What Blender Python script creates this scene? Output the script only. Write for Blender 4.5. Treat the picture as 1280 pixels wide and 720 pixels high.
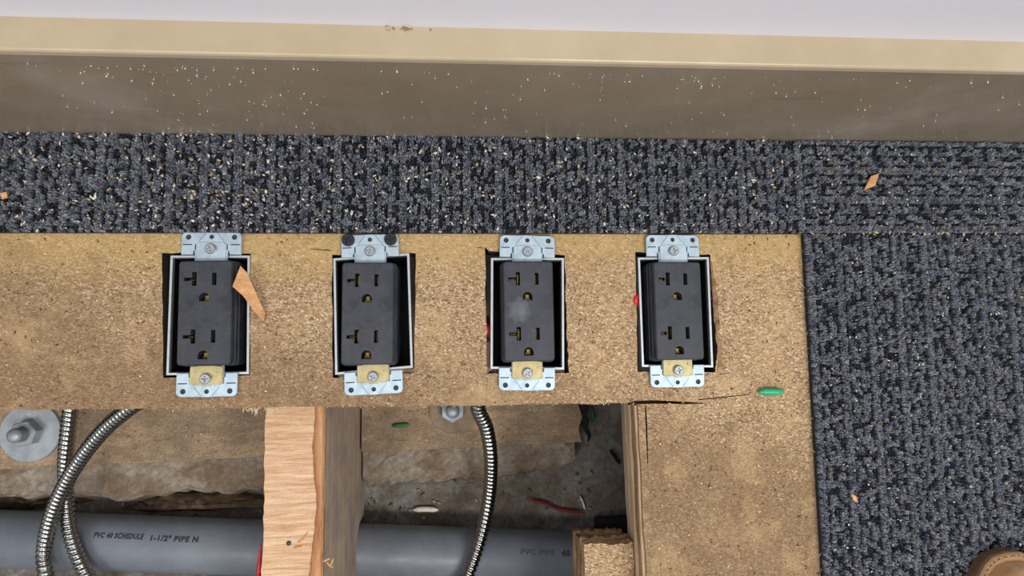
import bpy, bmesh, math, random
import numpy as np
from mathutils import Vector, Matrix, Euler
from mathutils.geometry import tessellate_polygon

# ------------------------------------------------------------------ camera, world, lights, exposure
SC = bpy.context.scene
for o in list(bpy.data.objects): bpy.data.objects.remove(o)
COL = SC.collection
random.seed(7); RNG = np.random.default_rng(11)
F = 800.0
CAM_P = Vector((0.00321, -0.02544, 0.43408)); CAM_R = Euler((0.09682, -0.08838, -0.01461), 'XYZ')
cam = bpy.data.objects.new('camera', bpy.data.cameras.new('camera')); COL.objects.link(cam)
cam.data.sensor_width = 36; cam.data.lens = F / 1280 * 36; cam.data.clip_start = 0.01; cam.data.clip_end = 50
cam.location = CAM_P; cam.rotation_euler = CAM_R; SC.camera = cam
SC.view_settings.view_transform = 'Standard'; SC.view_settings.look = 'None'
SC.view_settings.gamma = 1; SC.view_settings.use_curve_mapping = False
SC.view_settings.exposure = 0.0
world = bpy.data.worlds.new('world'); SC.world = world; world.use_nodes = True
bg = world.node_tree.nodes['Background']; bg.inputs[0].default_value = (0.93, 0.96, 1.0, 1); bg.inputs[1].default_value = 0.52
def area(name, loc, target, sx, sy, power, col):
    l = bpy.data.lights.new(name, 'AREA'); l.shape = 'RECTANGLE'; l.size = sx; l.size_y = sy; l.energy = power; l.color = col
    o = bpy.data.objects.new(name, l); COL.objects.link(o); o.location = loc
    o.rotation_euler = (Vector(target) - Vector(loc)).to_track_quat('-Z', 'Y').to_euler(); return o
area('ceiling_light', (0.95, -1.0, 2.35), (0.95, -1.0, 0), 1.2, 0.6, 48, (1.0, 0.975, 0.94))
area('ceiling_light', (-0.95, -1.0, 2.35), (-0.95, -1.0, 0), 1.2, 0.6, 24, (1.0, 0.975, 0.94))

RM = CAM_R.to_matrix()
def px(u, v, z):                       # a pixel of the photograph and a known height give a point
    d = RM @ Vector(((u - 640) / F, -(v - 360) / F, -1)); t = (z - CAM_P.z) / d.z
    return CAM_P + d * t

# ------------------------------------------------------------------ materials
def rgb(r, g, b):
    f = lambda c: ((c / 255 + 0.055) / 1.055) ** 2.4 if c > 10 else c / 255 / 12.92
    return (f(r), f(g), f(b), 1)
class NT:
    def __init__(s, name, rough=0.6, metal=0.0, spec=0.5):
        s.m = bpy.data.materials.new(name); s.m.use_nodes = True; s.t = s.m.node_tree; s.n = s.t.nodes
        s.p = s.n['Principled BSDF']; s.p.inputs['Roughness'].default_value = rough; s.p.inputs['Metallic'].default_value = metal
        s.p.inputs['Specular IOR Level'].default_value = spec
        s.tc = s.n.new('ShaderNodeTexCoord').outputs['Object']
    def link(s, a, b): s.t.links.new(a, b)
    def mapping(s, scale=(1, 1, 1), rot=(0, 0, 0), src=None):
        k = s.n.new('ShaderNodeMapping'); k.inputs['Scale'].default_value = scale; k.inputs['Rotation'].default_value = rot
        s.link(src or s.tc, k.inputs[0]); return k.outputs[0]
    def noise(s, scale, detail=4, rough=0.6, vec=None, dist=0.0):
        k = s.n.new('ShaderNodeTexNoise'); k.inputs['Scale'].default_value = scale; k.inputs['Detail'].default_value = detail
        k.inputs['Roughness'].default_value = rough; k.inputs['Distortion'].default_value = dist
        s.link(vec or s.tc, k.inputs['Vector']); return k.outputs[0]
    def voro(s, scale, vec=None, out='Color', rnd=1.0):
        k = s.n.new('ShaderNodeTexVoronoi'); k.inputs['Scale'].default_value = scale; k.inputs['Randomness'].default_value = rnd
        s.link(vec or s.tc, k.inputs['Vector']); return k.outputs[out]
    def ramp(s, src, stops, const=False):
        k = s.n.new('ShaderNodeValToRGB'); e = k.color_ramp.elements
        while len(e) < len(stops): e.new(0.5)
        for q, (pos, c) in zip(e, stops): q.position = pos; q.color = c if len(c) == 4 else (*c, 1)
        if const: k.color_ramp.interpolation = 'CONSTANT'
        s.link(src, k.inputs[0]); return k.outputs[0]
    def mix(s, fac, a, b, mode='MIX'):
        k = s.n.new('ShaderNodeMix'); k.data_type = 'RGBA'; k.blend_type = mode
        for v, i in ((fac, 0), (a, 6), (b, 7)):
            if isinstance(v, (int, float)): k.inputs[i].default_value = v
            elif isinstance(v, tuple): k.inputs[i].default_value = v
            else: s.link(v, k.inputs[i])
        return k.outputs[2]
    def math(s, op, a, b=None, c=None):
        k = s.n.new('ShaderNodeMath'); k.operation = op
        for i, v in enumerate((a, b, c)):
            if v is None: continue
            if isinstance(v, (int, float)): k.inputs[i].default_value = v
            else: s.link(v, k.inputs[i])
        return k.outputs[0]
    def sep(s, src=None):
        k = s.n.new('ShaderNodeSeparateXYZ'); s.link(src or s.tc, k.inputs[0]); return k.outputs
    def col(s, c):
        if isinstance(c, tuple): s.p.inputs['Base Color'].default_value = c
        else: s.link(c, s.p.inputs['Base Color'])
    def rough(s, c): s.link(c, s.p.inputs['Roughness'])
    def bump(s, h, strength=0.5, dist=0.001):
        k = s.n.new('ShaderNodeBump'); k.inputs['Strength'].default_value = strength; k.inputs['Distance'].default_value = dist
        s.link(h, k.inputs['Height']); s.link(k.outputs[0], s.p.inputs['Normal'])
def v3(c): return (c, c, c, 1)
M = {}
def simple(name, c, rough=0.6, metal=0.0, var=0.12, scale=120, bump=0.15, spec=0.5):
    a = NT(name, rough, metal, spec); n = a.noise(scale, 4)
    lo = tuple(x * (1 - var) for x in c[:3]) + (1,); hi = tuple(min(1, x * (1 + var)) for x in c[:3]) + (1,)
    a.col(a.ramp(n, [(0.3, lo), (0.7, hi)]))
    if bump: a.bump(a.noise(scale * 4, 3), bump, 0.0004)
    M[name] = a.m; return a.m

def particleboard(name, bright=1.0, stain=True):
    a = NT(name, 0.85, 0, 0.2)
    w = a.n.new('ShaderNodeVectorMath'); w.operation = 'MULTIPLY_ADD'
    nz = a.n.new('ShaderNodeTexNoise'); nz.inputs['Scale'].default_value = 60; a.link(a.tc, nz.inputs['Vector'])
    a.link(nz.outputs['Color'], w.inputs[0]); w.inputs[1].default_value = (0.005,) * 3; a.link(a.tc, w.inputs[2])
    v1 = a.voro(1, a.mapping((760, 1250, 600), (0, 0, 0.5), w.outputs[0])); v2 = a.voro(1, a.mapping((620, 1500, 600), (0, 0, -0.4), w.outputs[0]))
    g1 = a.sep(v1)[0]; g2 = a.sep(v2)[1]
    c1 = a.ramp(g1, [(0.0, rgb(120, 97, 72)), (0.35, rgb(164, 137, 106)), (0.7, rgb(186, 160, 126)), (0.9, rgb(202, 178, 146)), (1.0, rgb(236, 222, 198))])
    c2 = a.ramp(g2, [(0.0, rgb(108, 84, 62)), (0.3, rgb(158, 130, 100)), (0.75, rgb(184, 155, 122)), (1.0, rgb(222, 200, 168))])
    c = a.mix(a.ramp(a.noise(300, 2), [(0.42, v3(0)), (0.58, v3(1))]), c1, c2)
    fine = a.noise(1100, 4, 0.75); c = a.mix(0.55, c, a.ramp(fine, [(0.3, v3(0.25)), (0.7, v3(0.85))]), 'OVERLAY')
    if stain:
        xyz = a.sep()
        big = a.noise(9, 6, 0.65); mid = a.noise(38, 6, 0.7)
        # old carpet glue left as a yellow band where the carpet tile was cut away
        gy = a.math('MULTIPLY_ADD', xyz[1], 22.0, -0.42); gy = a.math('ADD', gy, a.math('MULTIPLY_ADD', mid, 0.9, -0.45))
        gy = a.math('ADD', gy, a.math('MULTIPLY_ADD', big, 0.6, -0.3))
        c = a.mix(a.math('MULTIPLY', a.ramp(gy, [(0.0, v3(0)), (0.55, v3(1))]), 0.5), c, rgb(200, 170, 108), 'MIX')
        # brown tint growing towards the front edge and the left, broken by noise
        d = a.math('ADD', a.math('MULTIPLY', xyz[1], -10.0), a.math('MULTIPLY', xyz[0], -2.3))
        d = a.math('ADD', d, a.math('MULTIPLY_ADD', mid, 1.0, -0.55)); d = a.math('ADD', d, a.math('MULTIPLY_ADD', big, 1.0, -0.6))
        c = a.mix(a.math('MULTIPLY', a.ramp(d, [(0.0, v3(0)), (0.6, v3(1))]), 0.62), c, rgb(122, 97, 73), 'MIX')
        sp = a.noise(45, 7, 0.75); c = a.mix(a.ramp(sp, [(0.56, v3(0)), (0.72, v3(0.55))]), c, rgb(98, 78, 64))
        sq = a.noise(24, 5, 0.7, a.mapping((1, 1, 1), (0, 0, 1.0))); c = a.mix(a.ramp(sq, [(0.5, v3(0)), (0.7, v3(0.45))]), c, rgb(214, 184, 140))
    c = a.mix(1.0, c, (1.02, 0.99, 0.94, 1), 'MULTIPLY')
    if bright != 1.0: c = a.mix(1.0, c, v3(bright), 'MULTIPLY')
    a.col(c); a.bump(a.math('ADD', a.math('ADD', g1, g2), fine), 0.7, 0.0006); M[name] = a.m
particleboard('particleboard'); particleboard('block_wood', 1.0, False)

def wood(name, dark, light, scale, rot=(0, 0, 0), rough=0.75, dirt=None, bump=0.5, speck=0.25):
    a = NT(name, rough, 0, 0.25); v = a.mapping(scale, rot)
    g = a.noise(1, 6, 0.65, v, 0.6); f = a.noise(4, 4, 0.7, v)
    c = a.ramp(a.math('MULTIPLY_ADD', f, 0.35, a.math('MULTIPLY', g, 0.7)), [(0.36, dark), (0.52, tuple((x + y) / 2 for x, y in zip(dark, light))), (0.68, light)])
    if dirt:
        k = a.noise(22, 6, 0.7); c = a.mix(a.ramp(k, [(0.42, v3(0)), (0.66, v3(0.85))]), c, dirt)
    if speck:
        k2 = a.noise(900, 4, 0.75); c = a.mix(speck, c, a.ramp(k2, [(0.3, v3(0.2)), (0.7, v3(0.9))]), 'OVERLAY')
    a.col(c); a.bump(a.math('ADD', g, f), bump, 0.001); M[name] = a.m
wood('fresh_cut', rgb(172, 122, 84), rgb(232, 200, 164), (22, 420, 40))
wood('orange_wane', rgb(150, 98, 62), rgb(202, 156, 112), (160, 16, 60))
wood('joist_side', rgb(166, 142, 120), rgb(216, 194, 168), (60, 9, 130), dirt=rgb(150, 138, 134))
wood('plank_brown', rgb(122, 103, 83), rgb(178, 152, 122), (40, 120, 60), dirt=rgb(114, 99, 83), speck=0.8)
wood('fibre', rgb(188, 160, 124), rgb(226, 206, 174), (90, 420, 90))
wood('ply_grey', rgb(138, 120, 100), rgb(194, 174, 148), (30, 8, 420))
wood('ply_light', rgb(170, 138, 104), rgb(222, 194, 158), (30, 10, 300))
wood('ply_end', rgb(62, 42, 28), rgb(188, 152, 112), (26, 60, 330), bump=1.0)
wood('chip_wood', rgb(186, 130, 84), rgb(226, 178, 128), (90, 420, 90))

a = NT('slab_concrete', 0.9, 0, 0.2)
n1 = a.noise(26, 8, 0.7); n2 = a.noise(170, 6, 0.75); n3 = a.noise(11, 4, 0.6)
c = a.ramp(n2, [(0.3, rgb(96, 93, 87)), (0.55, rgb(136, 133, 127)), (0.75, rgb(170, 167, 160))])
c = a.mix(a.ramp(n1, [(0.42, v3(0)), (0.6, v3(0.7))]), c, rgb(98, 80, 62))
c = a.mix(a.ramp(n3, [(0.55, v3(0)), (0.7, v3(0.5))]), c, rgb(70, 64, 58)); a.col(c); a.bump(a.math('ADD', n1, n2), 0.8, 0.003); M['slab'] = a.m
a = NT('mortar', 0.9, 0, 0.2)
n1 = a.noise(24, 7, 0.7); n2 = a.noise(220, 5, 0.75)
c = a.ramp(n2, [(0.3, rgb(124, 115, 103)), (0.7, rgb(180, 169, 153))]); c = a.mix(a.ramp(n1, [(0.45, v3(0)), (0.62, v3(0.8))]), c, rgb(116, 92, 68))
a.col(c); a.bump(a.math('ADD', n1, n2), 0.7, 0.003); M['mortar'] = a.m
a = NT('soil', 0.95, 0, 0.1); n1 = a.noise(60, 8, 0.75)
a.col(a.ramp(n1, [(0.35, rgb(54, 44, 36)), (0.55, rgb(92, 76, 60)), (0.72, rgb(126, 112, 94))])); a.bump(n1, 1.0, 0.004); M['soil'] = a.m

a = NT('carpet_yarn', 0.95, 0, 0.08)
vc = a.n.new('ShaderNodeVertexColor'); vc.layer_name = 'yarn'
f = a.noise(2600, 3, 0.8); a.col(a.mix(0.75, vc.outputs[0], a.ramp(f, [(0.3, v3(0.15)), (0.7, v3(0.95))]), 'OVERLAY')); a.bump(f, 0.9, 0.0005); M['yarn'] = a.m
simple('carpet_back', rgb(34, 36, 42), 0.95)
a = NT('wall_paint', 0.55, 0, 0.4); n = a.noise(2.0, 3)
a.col(a.ramp(n, [(0.35, rgb(226, 226, 237)), (0.65, rgb(233, 230, 239))])); a.bump(a.noise(1, 2, 0.5, a.mapping((3, 3, 130))), 0.15, 0.001); M['wall'] = a.m
a = NT('base_paint', 0.2, 0, 0.5); n = a.noise(14, 5, 0.6)
a.col(a.ramp(n, [(0.35, rgb(176, 159, 130)), (0.65, rgb(188, 172, 145))])); a.bump(a.noise(1, 3, 0.5, a.mapping((20, 300, 20))), 0.1, 0.0005); M['base_paint'] = a.m
a = NT('vinyl_base', 0.22, 0, 0.5); n = a.noise(9, 6, 0.65); s = a.noise(1, 4, 0.6, a.mapping((14, 14, 160)))
c = a.ramp(n, [(0.3, rgb(128, 114, 97)), (0.55, rgb(142, 128, 111)), (0.72, rgb(158, 147, 134))]); c = a.mix(a.ramp(s, [(0.6, v3(0)), (0.74, v3(0.35))]), c, rgb(100, 88, 74))
a.col(c); a.rough(a.ramp(a.noise(30, 5), [(0.3, v3(0.18)), (0.7, v3(0.42))])); M['vinyl'] = a.m

a = NT('black_plastic', 0.38, 0, 0.5); n = a.noise(90, 6, 0.7); dust = a.noise(700, 5, 0.8)
c = a.ramp(n, [(0.35, rgb(40, 43, 50)), (0.7, rgb(60, 63, 70))]); c = a.mix(a.ramp(dust, [(0.62, v3(0)), (0.74, v3(0.6))]), c, rgb(150, 146, 138)); a.col(c)
a.rough(a.ramp(n, [(0.3, v3(0.32)), (0.7, v3(0.6))])); a.bump(a.noise(500, 3), 0.1, 0.0003); M['black'] = a.m
a = NT('scuffed_plastic', 0.4, 0, 0.5); n = a.noise(90, 6, 0.7)
c = a.ramp(n, [(0.35, rgb(42, 45, 52)), (0.7, rgb(62, 65, 72))]); x_, y_, _ = a.sep()
dd = a.math('ADD', a.math('POWER', a.math('MULTIPLY', a.math('ADD', x_, 0.006), 110.0), 2.0), a.math('POWER', a.math('MULTIPLY', a.math('ADD', y_, -0.001), 100.0), 2.0))
mk = a.math('SUBTRACT', a.math('MULTIPLY', a.noise(160, 6, 0.75), 1.7), a.math('MULTIPLY', dd, 0.55))
c = a.mix(a.ramp(mk, [(0.35, v3(0)), (0.9, v3(0.34))]), c, rgb(140, 144, 156)); a.col(c); M['scuffed'] = a.m
simple('box_shade_dark', rgb(16, 17, 19), 0.5)
a = NT('zinc', 0.42, 0.55, 0.5); n = a.noise(160, 5, 0.7)
a.col(a.ramp(n, [(0.3, rgb(160, 179, 191)), (0.6, rgb(186, 204, 215)), (0.8, rgb(202, 216, 225))])); a.bump(a.noise(600, 3), 0.12, 0.0003); M['zinc'] = a.m
simple('zinc_dark', rgb(96, 108, 118), 0.5, 0.5)
simple('ear_shade_dark', rgb(52, 58, 64), 0.6, 0.3)
simple('screw_steel', rgb(176, 182, 186), 0.32, 0.8, 0.15, 300)
simple('galvanised', rgb(156, 162, 168), 0.5, 0.45, 0.2, 90)
simple('dusty_steel', rgb(140, 122, 100), 0.8, 0.1, 0.25, 120)
simple('brass_clip', rgb(182, 168, 122), 0.42, 0.5, 0.18, 200)
simple('brass', rgb(138, 112, 60), 0.4, 0.8, 0.2, 300)
simple('black_screw', rgb(48, 50, 54), 0.4, 0.5, 0.2, 300)
simple('box_steel', rgb(196, 200, 202), 0.35, 0.7, 0.1, 200)
simple('armor', rgb(160, 160, 156), 0.2, 1.0, 0.08, 120, 0.05)
a = NT('grey_pvc', 0.42, 0, 0.5); n = a.noise(18, 6, 0.7); d = a.noise(60, 7, 0.75)
c = a.ramp(n, [(0.35, rgb(104, 110, 119)), (0.65, rgb(124, 130, 139))]); c = a.mix(a.ramp(d, [(0.58, v3(0)), (0.75, v3(0.45))]), c, rgb(116, 104, 92)); a.col(c)
a.rough(a.ramp(d, [(0.3, v3(0.34)), (0.7, v3(0.6))])); M['pvc'] = a.m
simple('ink', rgb(44, 48, 58), 0.6); simple('ink_faint', rgb(78, 84, 96), 0.6)
simple('red_wire', rgb(206, 40, 52), 0.35); simple('dark_red', rgb(122, 24, 26), 0.5); simple('green_wire', rgb(40, 170, 120), 0.35); simple('dark_green', rgb(36, 104, 62), 0.45)
simple('white_wire', rgb(222, 214, 204), 0.4); simple('copper', rgb(196, 120, 70), 0.3, 0.9)
simple('gap_shade', rgb(38, 29, 22), 0.95)
simple('shade_scrap_black', rgb(9, 9, 10), 0.9)  # black of the modelled shadows and of the loose slivers
a = NT('sawdust', 0.9, 0, 0.2); vc = a.n.new('ShaderNodeVertexColor'); vc.layer_name = 'yarn'; a.col(vc.outputs[0]); M['dust'] = a.m
a = NT('boot_leather', 0.5, 0, 0.4); n = a.noise(30, 6, 0.7)
a.col(a.ramp(n, [(0.3, rgb(140, 102, 64)), (0.55, rgb(184, 146, 104)), (0.75, rgb(214, 186, 148))])); a.bump(a.noise(500, 4), 0.25, 0.0006); M['leather'] = a.m
simple('boot_welt', rgb(150, 116, 80), 0.6); simple('boot_sole', rgb(104, 78, 54), 0.75); simple('boot_lace', rgb(92, 70, 44), 0.8); simple('stitch', rgb(176, 144, 102), 0.7); simple('boot_lining', rgb(48, 38, 30), 0.9)

# ------------------------------------------------------------------ mesh helpers
class MB:
    def __init__(s): s.v = []; s.f = []
    def add(s, vs, fs):
        b = len(s.v); s.v += [tuple(q) for q in vs]; s.f += [tuple(b + i for i in f) for f in fs]; return s
    def box(s, x0, x1, y0, y1, z0, z1):
        return s.add([(x0, y0, z0), (x1, y0, z0), (x1, y1, z0), (x0, y1, z0), (x0, y0, z1), (x1, y0, z1), (x1, y1, z1), (x0, y1, z1)],
                     [(3, 2, 1, 0), (4, 5, 6, 7), (0, 1, 5, 4), (1, 2, 6, 5), (2, 3, 7, 6), (3, 0, 4, 7)])
    def prism(s, pts, z0, z1):
        n = len(pts); z0f = z0 if callable(z0) else (lambda p: z0); z1f = z1 if callable(z1) else (lambda p: z1)
        return s.add([(p[0], p[1], z0f(p)) for p in pts] + [(p[0], p[1], z1f(p)) for p in pts],
                     [tuple(range(n))[::-1], tuple(range(n, 2 * n))] + [(i, (i + 1) % n, n + (i + 1) % n, n + i) for i in range(n)])
    def plate(s, outer, holes, z0, z1, bev=0.0):
        """flat plate with holes; outer is counter-clockwise"""
        outer = ccw(outer); holes = [ccw(h) for h in holes]
        top = inset(outer, bev) if bev else outer
        loops = [[Vector((x, y, 0)) for x, y in L] for L in [top] + holes]
        flat = [p for L in loops for p in L]; tris = tessellate_polygon(loops)
        def orient(t, up):
            A, B, C = (flat[i] for i in t); cr = (B - A).cross(C - A).z
            return t if (cr > 0) == up else t[::-1]
        s.add([(p.x, p.y, z1) for p in flat], [orient(t, True) for t in tris])
        if bev:
            n = len(outer); s.add([(x, y, z1 - bev) for x, y in outer] + [(x, y, z1) for x, y in top], [(i, (i + 1) % n, n + (i + 1) % n, n + i) for i in range(n)])
        lp = [[Vector((x, y, 0)) for x, y in L] for L in [outer] + holes]; fl = [p for L in lp for p in L]
        flat = fl; s.add([(p.x, p.y, z0) for p in fl], [orient(t, False) for t in tessellate_polygon(lp)])
        n = len(outer); zt = z1 - bev
        s.add([(x, y, z0) for x, y in outer] + [(x, y, zt) for x, y in outer], [(i, (i + 1) % n, n + (i + 1) % n, n + i) for i in range(n)])
        for h in holes:
            n = len(h); s.add([(x, y, z0) for x, y in h] + [(x, y, z1) for x, y in h], [(i, n + i, n + (i + 1) % n, (i + 1) % n) for i in range(n)])
        return s
    def lathe(s, prof, n=24, c=(0, 0)):
        vs = []; fs = []
        for r, z in prof:
            for k in range(n): t = 2 * math.pi * k / n; vs.append((c[0] + r * math.cos(t), c[1] + r * math.sin(t), z))
        for j in range(len(prof) - 1):
            for k in range(n): q = (k + 1) % n; fs.append((j * n + k, j * n + q, (j + 1) * n + q, (j + 1) * n + k))
        fs.append(tuple(range(n))[::-1]); fs.append(tuple((len(prof) - 1) * n + k for k in range(n)))
        return s.add(vs, fs)
    def tube(s, pts, rad, n=10):
        pts = [Vector(p) for p in pts]; N = len(pts); vs = []; fs = []; up = None
        for i, p in enumerate(pts):
            t = (pts[min(i + 1, N - 1)] - pts[max(i - 1, 0)]).normalized()
            if up is None: up = t.orthogonal().normalized()
            up = (up - t * up.dot(t)).normalized(); sd = t.cross(up)
            for k in range(n):
                an = 2 * math.pi * k / n; r = rad(i, k / n) if callable(rad) else rad
                vs.append(p + (up * math.cos(an) + sd * math.sin(an)) * r)
        for i in range(N - 1):
            for k in range(n): q = (k + 1) % n; fs.append((i * n + k, i * n + q, (i + 1) * n + q, (i + 1) * n + k))
        fs.append(tuple(range(n))[::-1]); fs.append(tuple((N - 1) * n + k for k in range(n)))
        return s.add(vs, fs)
    def build(s, name, mat, parent=None, smooth=False, bevel=0):
        me = bpy.data.meshes.new(name); me.from_pydata(s.v, [], s.f); me.validate(); me.update()
        if smooth: me.polygons.foreach_set('use_smooth', [True] * len(me.polygons))
        me.materials.append(M[mat]); o = bpy.data.objects.new(name, me); COL.objects.link(o)
        if parent: o.parent = parent
        if bevel:
            b = o.modifiers.new('bevel', 'BEVEL'); b.width = bevel; b.segments = 2; b.limit_method = 'ANGLE'
        return o
def ccw(L):
    L = [(p[0], p[1]) for p in L]; A = sum(L[i][0] * L[(i + 1) % len(L)][1] - L[(i + 1) % len(L)][0] * L[i][1] for i in range(len(L)))
    return L if A > 0 else L[::-1]
def inset(L, d):
    out = []; n = len(L)
    for i in range(n):
        a, b, c = Vector(L[i - 1]), Vector(L[i]), Vector(L[(i + 1) % n]); e1 = (b - a).normalized(); e2 = (c - b).normalized()
        n1 = Vector((-e1.y, e1.x)); n2 = Vector((-e2.y, e2.x)); m = (n1 + n2); k = max(0.4, 1 + n1.dot(n2)); out.append(tuple(b + m / k * d))
    return out
def rrect(cx, cy, w, h, r, n=4):
    pts = []
    for sx, sy, a0 in ((1, 1, 0), (-1, 1, 90), (-1, -1, 180), (1, -1, 270)):
        for k in range(n + 1):
            t = math.radians(a0 + 90 * k / n); pts.append((cx + sx * (w / 2 - r) + r * math.cos(t), cy + sy * (h / 2 - r) + r * math.sin(t)))
    return pts
def circ(cx, cy, r, n=14): return [(cx + r * math.cos(2 * math.pi * k / n), cy + r * math.sin(2 * math.pi * k / n)) for k in range(n)]
def rect(x0, x1, y0, y1): return [(x0, y0), (x1, y0), (x1, y1), (x0, y1)]
def tag(o, label, cat, group=None, kind=None):
    o['label'] = label; o['category'] = cat
    if group: o['group'] = group
    if kind: o['kind'] = kind
    return o
def struct(o, label=None):
    o['kind'] = 'structure'
    if label: o['label'] = label
    return o
def empty(name, loc=(0, 0, 0), rz=0.0):
    o = bpy.data.objects.new(name, None); o.empty_display_size = 0.02; COL.objects.link(o); o.location = loc; o.rotation_euler = (0, 0, rz); return o
def spline(P, step):
    P = [Vector(p) for p in P]; out = []
    for i in range(len(P) - 1):
        p0 = P[i - 1] if i else P[0] * 2 - P[1]; p1, p2 = P[i], P[i + 1]; p3 = P[i + 2] if i + 2 < len(P) else p2 * 2 - p1
        n = max(2, int((p2 - p1).length / step))
        for k in range(n):
            t = k / n; out.append(0.5 * (2 * p1 + (p2 - p0) * t + (2 * p0 - 5 * p1 + 4 * p2 - p3) * t * t + (3 * p1 - p0 - 3 * p2 + p3) * t ** 3))
    return out + [P[-1]]
def resample(P, step):
    out = [P[0]]; acc = 0.0
    for a, b in zip(P[:-1], P[1:]):
        L = (b - a).length
        while acc + L >= step:
            t = (step - acc) / L; a = a + (b - a) * t; out.append(a); L = (b - a).length; acc = 0.0
        acc += L
    return out
def np_mesh(name, V, T, mat, parent=None, cols=None, smooth=False):
    me = bpy.data.meshes.new(name); me.vertices.add(len(V)); me.vertices.foreach_set('co', V.astype(np.float32).ravel())
    me.loops.add(T.size); me.loops.foreach_set('vertex_index', T.astype(np.int32).ravel())
    me.polygons.add(len(T)); me.polygons.foreach_set('loop_start', np.arange(len(T), dtype=np.int32) * 3); me.polygons.foreach_set('loop_total', np.full(len(T), 3, np.int32))
    me.update(calc_edges=True)
    if smooth: me.polygons.foreach_set('use_smooth', np.ones(len(T), bool))
    if cols is not None:
        at = me.color_attributes.new('yarn', 'FLOAT_COLOR', 'POINT'); at.data.foreach_set('color', cols.astype(np.float32).ravel())
    me.materials.append(M[mat]); o = bpy.data.objects.new(name, me); COL.objects.link(o)
    if parent: o.parent = parent
    return o

# ------------------------------------------------------------------ the setting
ZS = -0.225                                                   # top of the concrete slab under the floor
BT = 0.019                                                    # thickness of the particleboard floor
xe = px(1003, 300, 0).x; ye = px(600, 292.5, 0).y             # corner of the cut-away carpet
b0 = px(0, 165.5, 0.004); b1 = px(1280, 178, 0.004)           # line of the baseboard's foot
def ywall(x): return b0.y + (x - b0.x) * (b1.y - b0.y) / (b1.x - b0.x)
AW = math.atan2(b1.y - b0.y, b1.x - b0.x)
XL, XR, YB = -1.0, 1.2, -1.0
# cut-outs in the particleboard, measured in the photograph
HOLES = [[(202.5, 316), (313.5, 317), (312.5, 469), (204, 472.5)], [(415, 318.5), (457, 317.5), (519.5, 316.5), (518, 466), (460, 469.5), (416, 472)],
         [(606, 308.5), (612, 314), (706, 319), (708, 400), (711.5, 466.5), (609, 467)], [(794, 315), (840, 317.5), (888, 318), (891, 380), (897, 440), (894, 465.5), (797, 465)]]
def P2(u, v, z=0.0): p = px(u, v, z); return (p.x, p.y)
pl = P2(0, 513); pr = P2(797, 504.6); sl = (pr[1] - pl[1]) / (pr[0] - pl[0])
random.seed(3)
front = [(XL, pl[1] + sl * (XL - pl[0]))]
for k in range(1, 60):
    x = -0.33 + (pr[0] + 0.33) * k / 60; front.append((x, pl[1] + sl * (x - pl[0]) + random.uniform(-0.0006, 0.0006)))
e0 = P2(797, 505.5); e1 = P2(808, 720)
side = []
for k in range(0, 31):
    t = k / 30; y = e0[1] + (-0.48 - e0[1]) * t; x = e0[0] + (e1[0] - e0[0]) * (y - e0[1]) / (e1[1] - e0[1]) + random.uniform(-0.0005, 0.0005); side.append((x, y))
kerf = [P2(795, 500.8), P2(815, 500.2), P2(840, 501.2), P2(862, 502.6), P2(889, 504.2), P2(860, 505.2), P2(838, 505), P2(815, 504.8)]
outer = [(XR, YB), (XR, ywall(XR) + 0.03), (XL, ywall(XL) + 0.03)] + front + kerf + side + [(XL, -0.48), (XL, YB)]
cracks = [[P2(872, 499.2), P2(905, 495.8), P2(936, 492.6), P2(937, 493.4), P2(905, 497.0), P2(873, 500.4)],
          [P2(807.4, 507.5), P2(809, 530), P2(810.2, 579), P2(809.2, 580), P2(807.6, 545), P2(806.0, 507.5)],
          [P2(388, 310.9), P2(412, 312.2), P2(414, 313.6), P2(388, 311.6)], [P2(596, 309), P2(604, 309.6), P2(604, 310.6), P2(596, 309.7)],
          [P2(899, 467.4), P2(912, 466), P2(912, 466.8), P2(899, 468.4)], [P2(520.5, 468), P2(527, 467.4), P2(527, 468.1), P2(520.5, 469)]]
TORN = [(887.6, 324), (891, 332), (892, 346), (895, 352), (894.5, 362), (898.5, 372), (897, 388), (900, 404), (898, 420), (902.5, 432), (901, 446), (904, 458), (901, 467), (896.5, 466.5), (897.6, 440), (891.6, 380)]
def jag(L, k=9, a=0.00045):
    out = []
    for i in range(len(L)):
        p, q = Vector(L[i]), Vector(L[(i + 1) % len(L)]); out.append(tuple(p))
        for j in range(1, k): v_ = p.lerp(q, j / k); out.append((v_.x + random.uniform(-a, a), v_.y + random.uniform(-a, a)))
    return out
JH = [jag([P2(*q) for q in h]) for h in HOLES]
floor = MB().plate(outer, JH + cracks, -BT, 0.0).build('floor', 'particleboard'); floor.data.materials.append(M['gap_shade'])
HP = {(round(x, 5), round(y, 5)) for h in JH + cracks for x, y in h}     # walls of cutouts and cracks, shade of the gaps painted on
for pg in floor.data.polygons:
    if abs(pg.normal.z) < 0.3 and all((round(floor.data.vertices[i].co.x, 5), round(floor.data.vertices[i].co.y, 5)) in HP for i in pg.vertices): pg.material_index = 1
struct(floor, 'bare tan particleboard floor with four rectangular cutouts')
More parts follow.
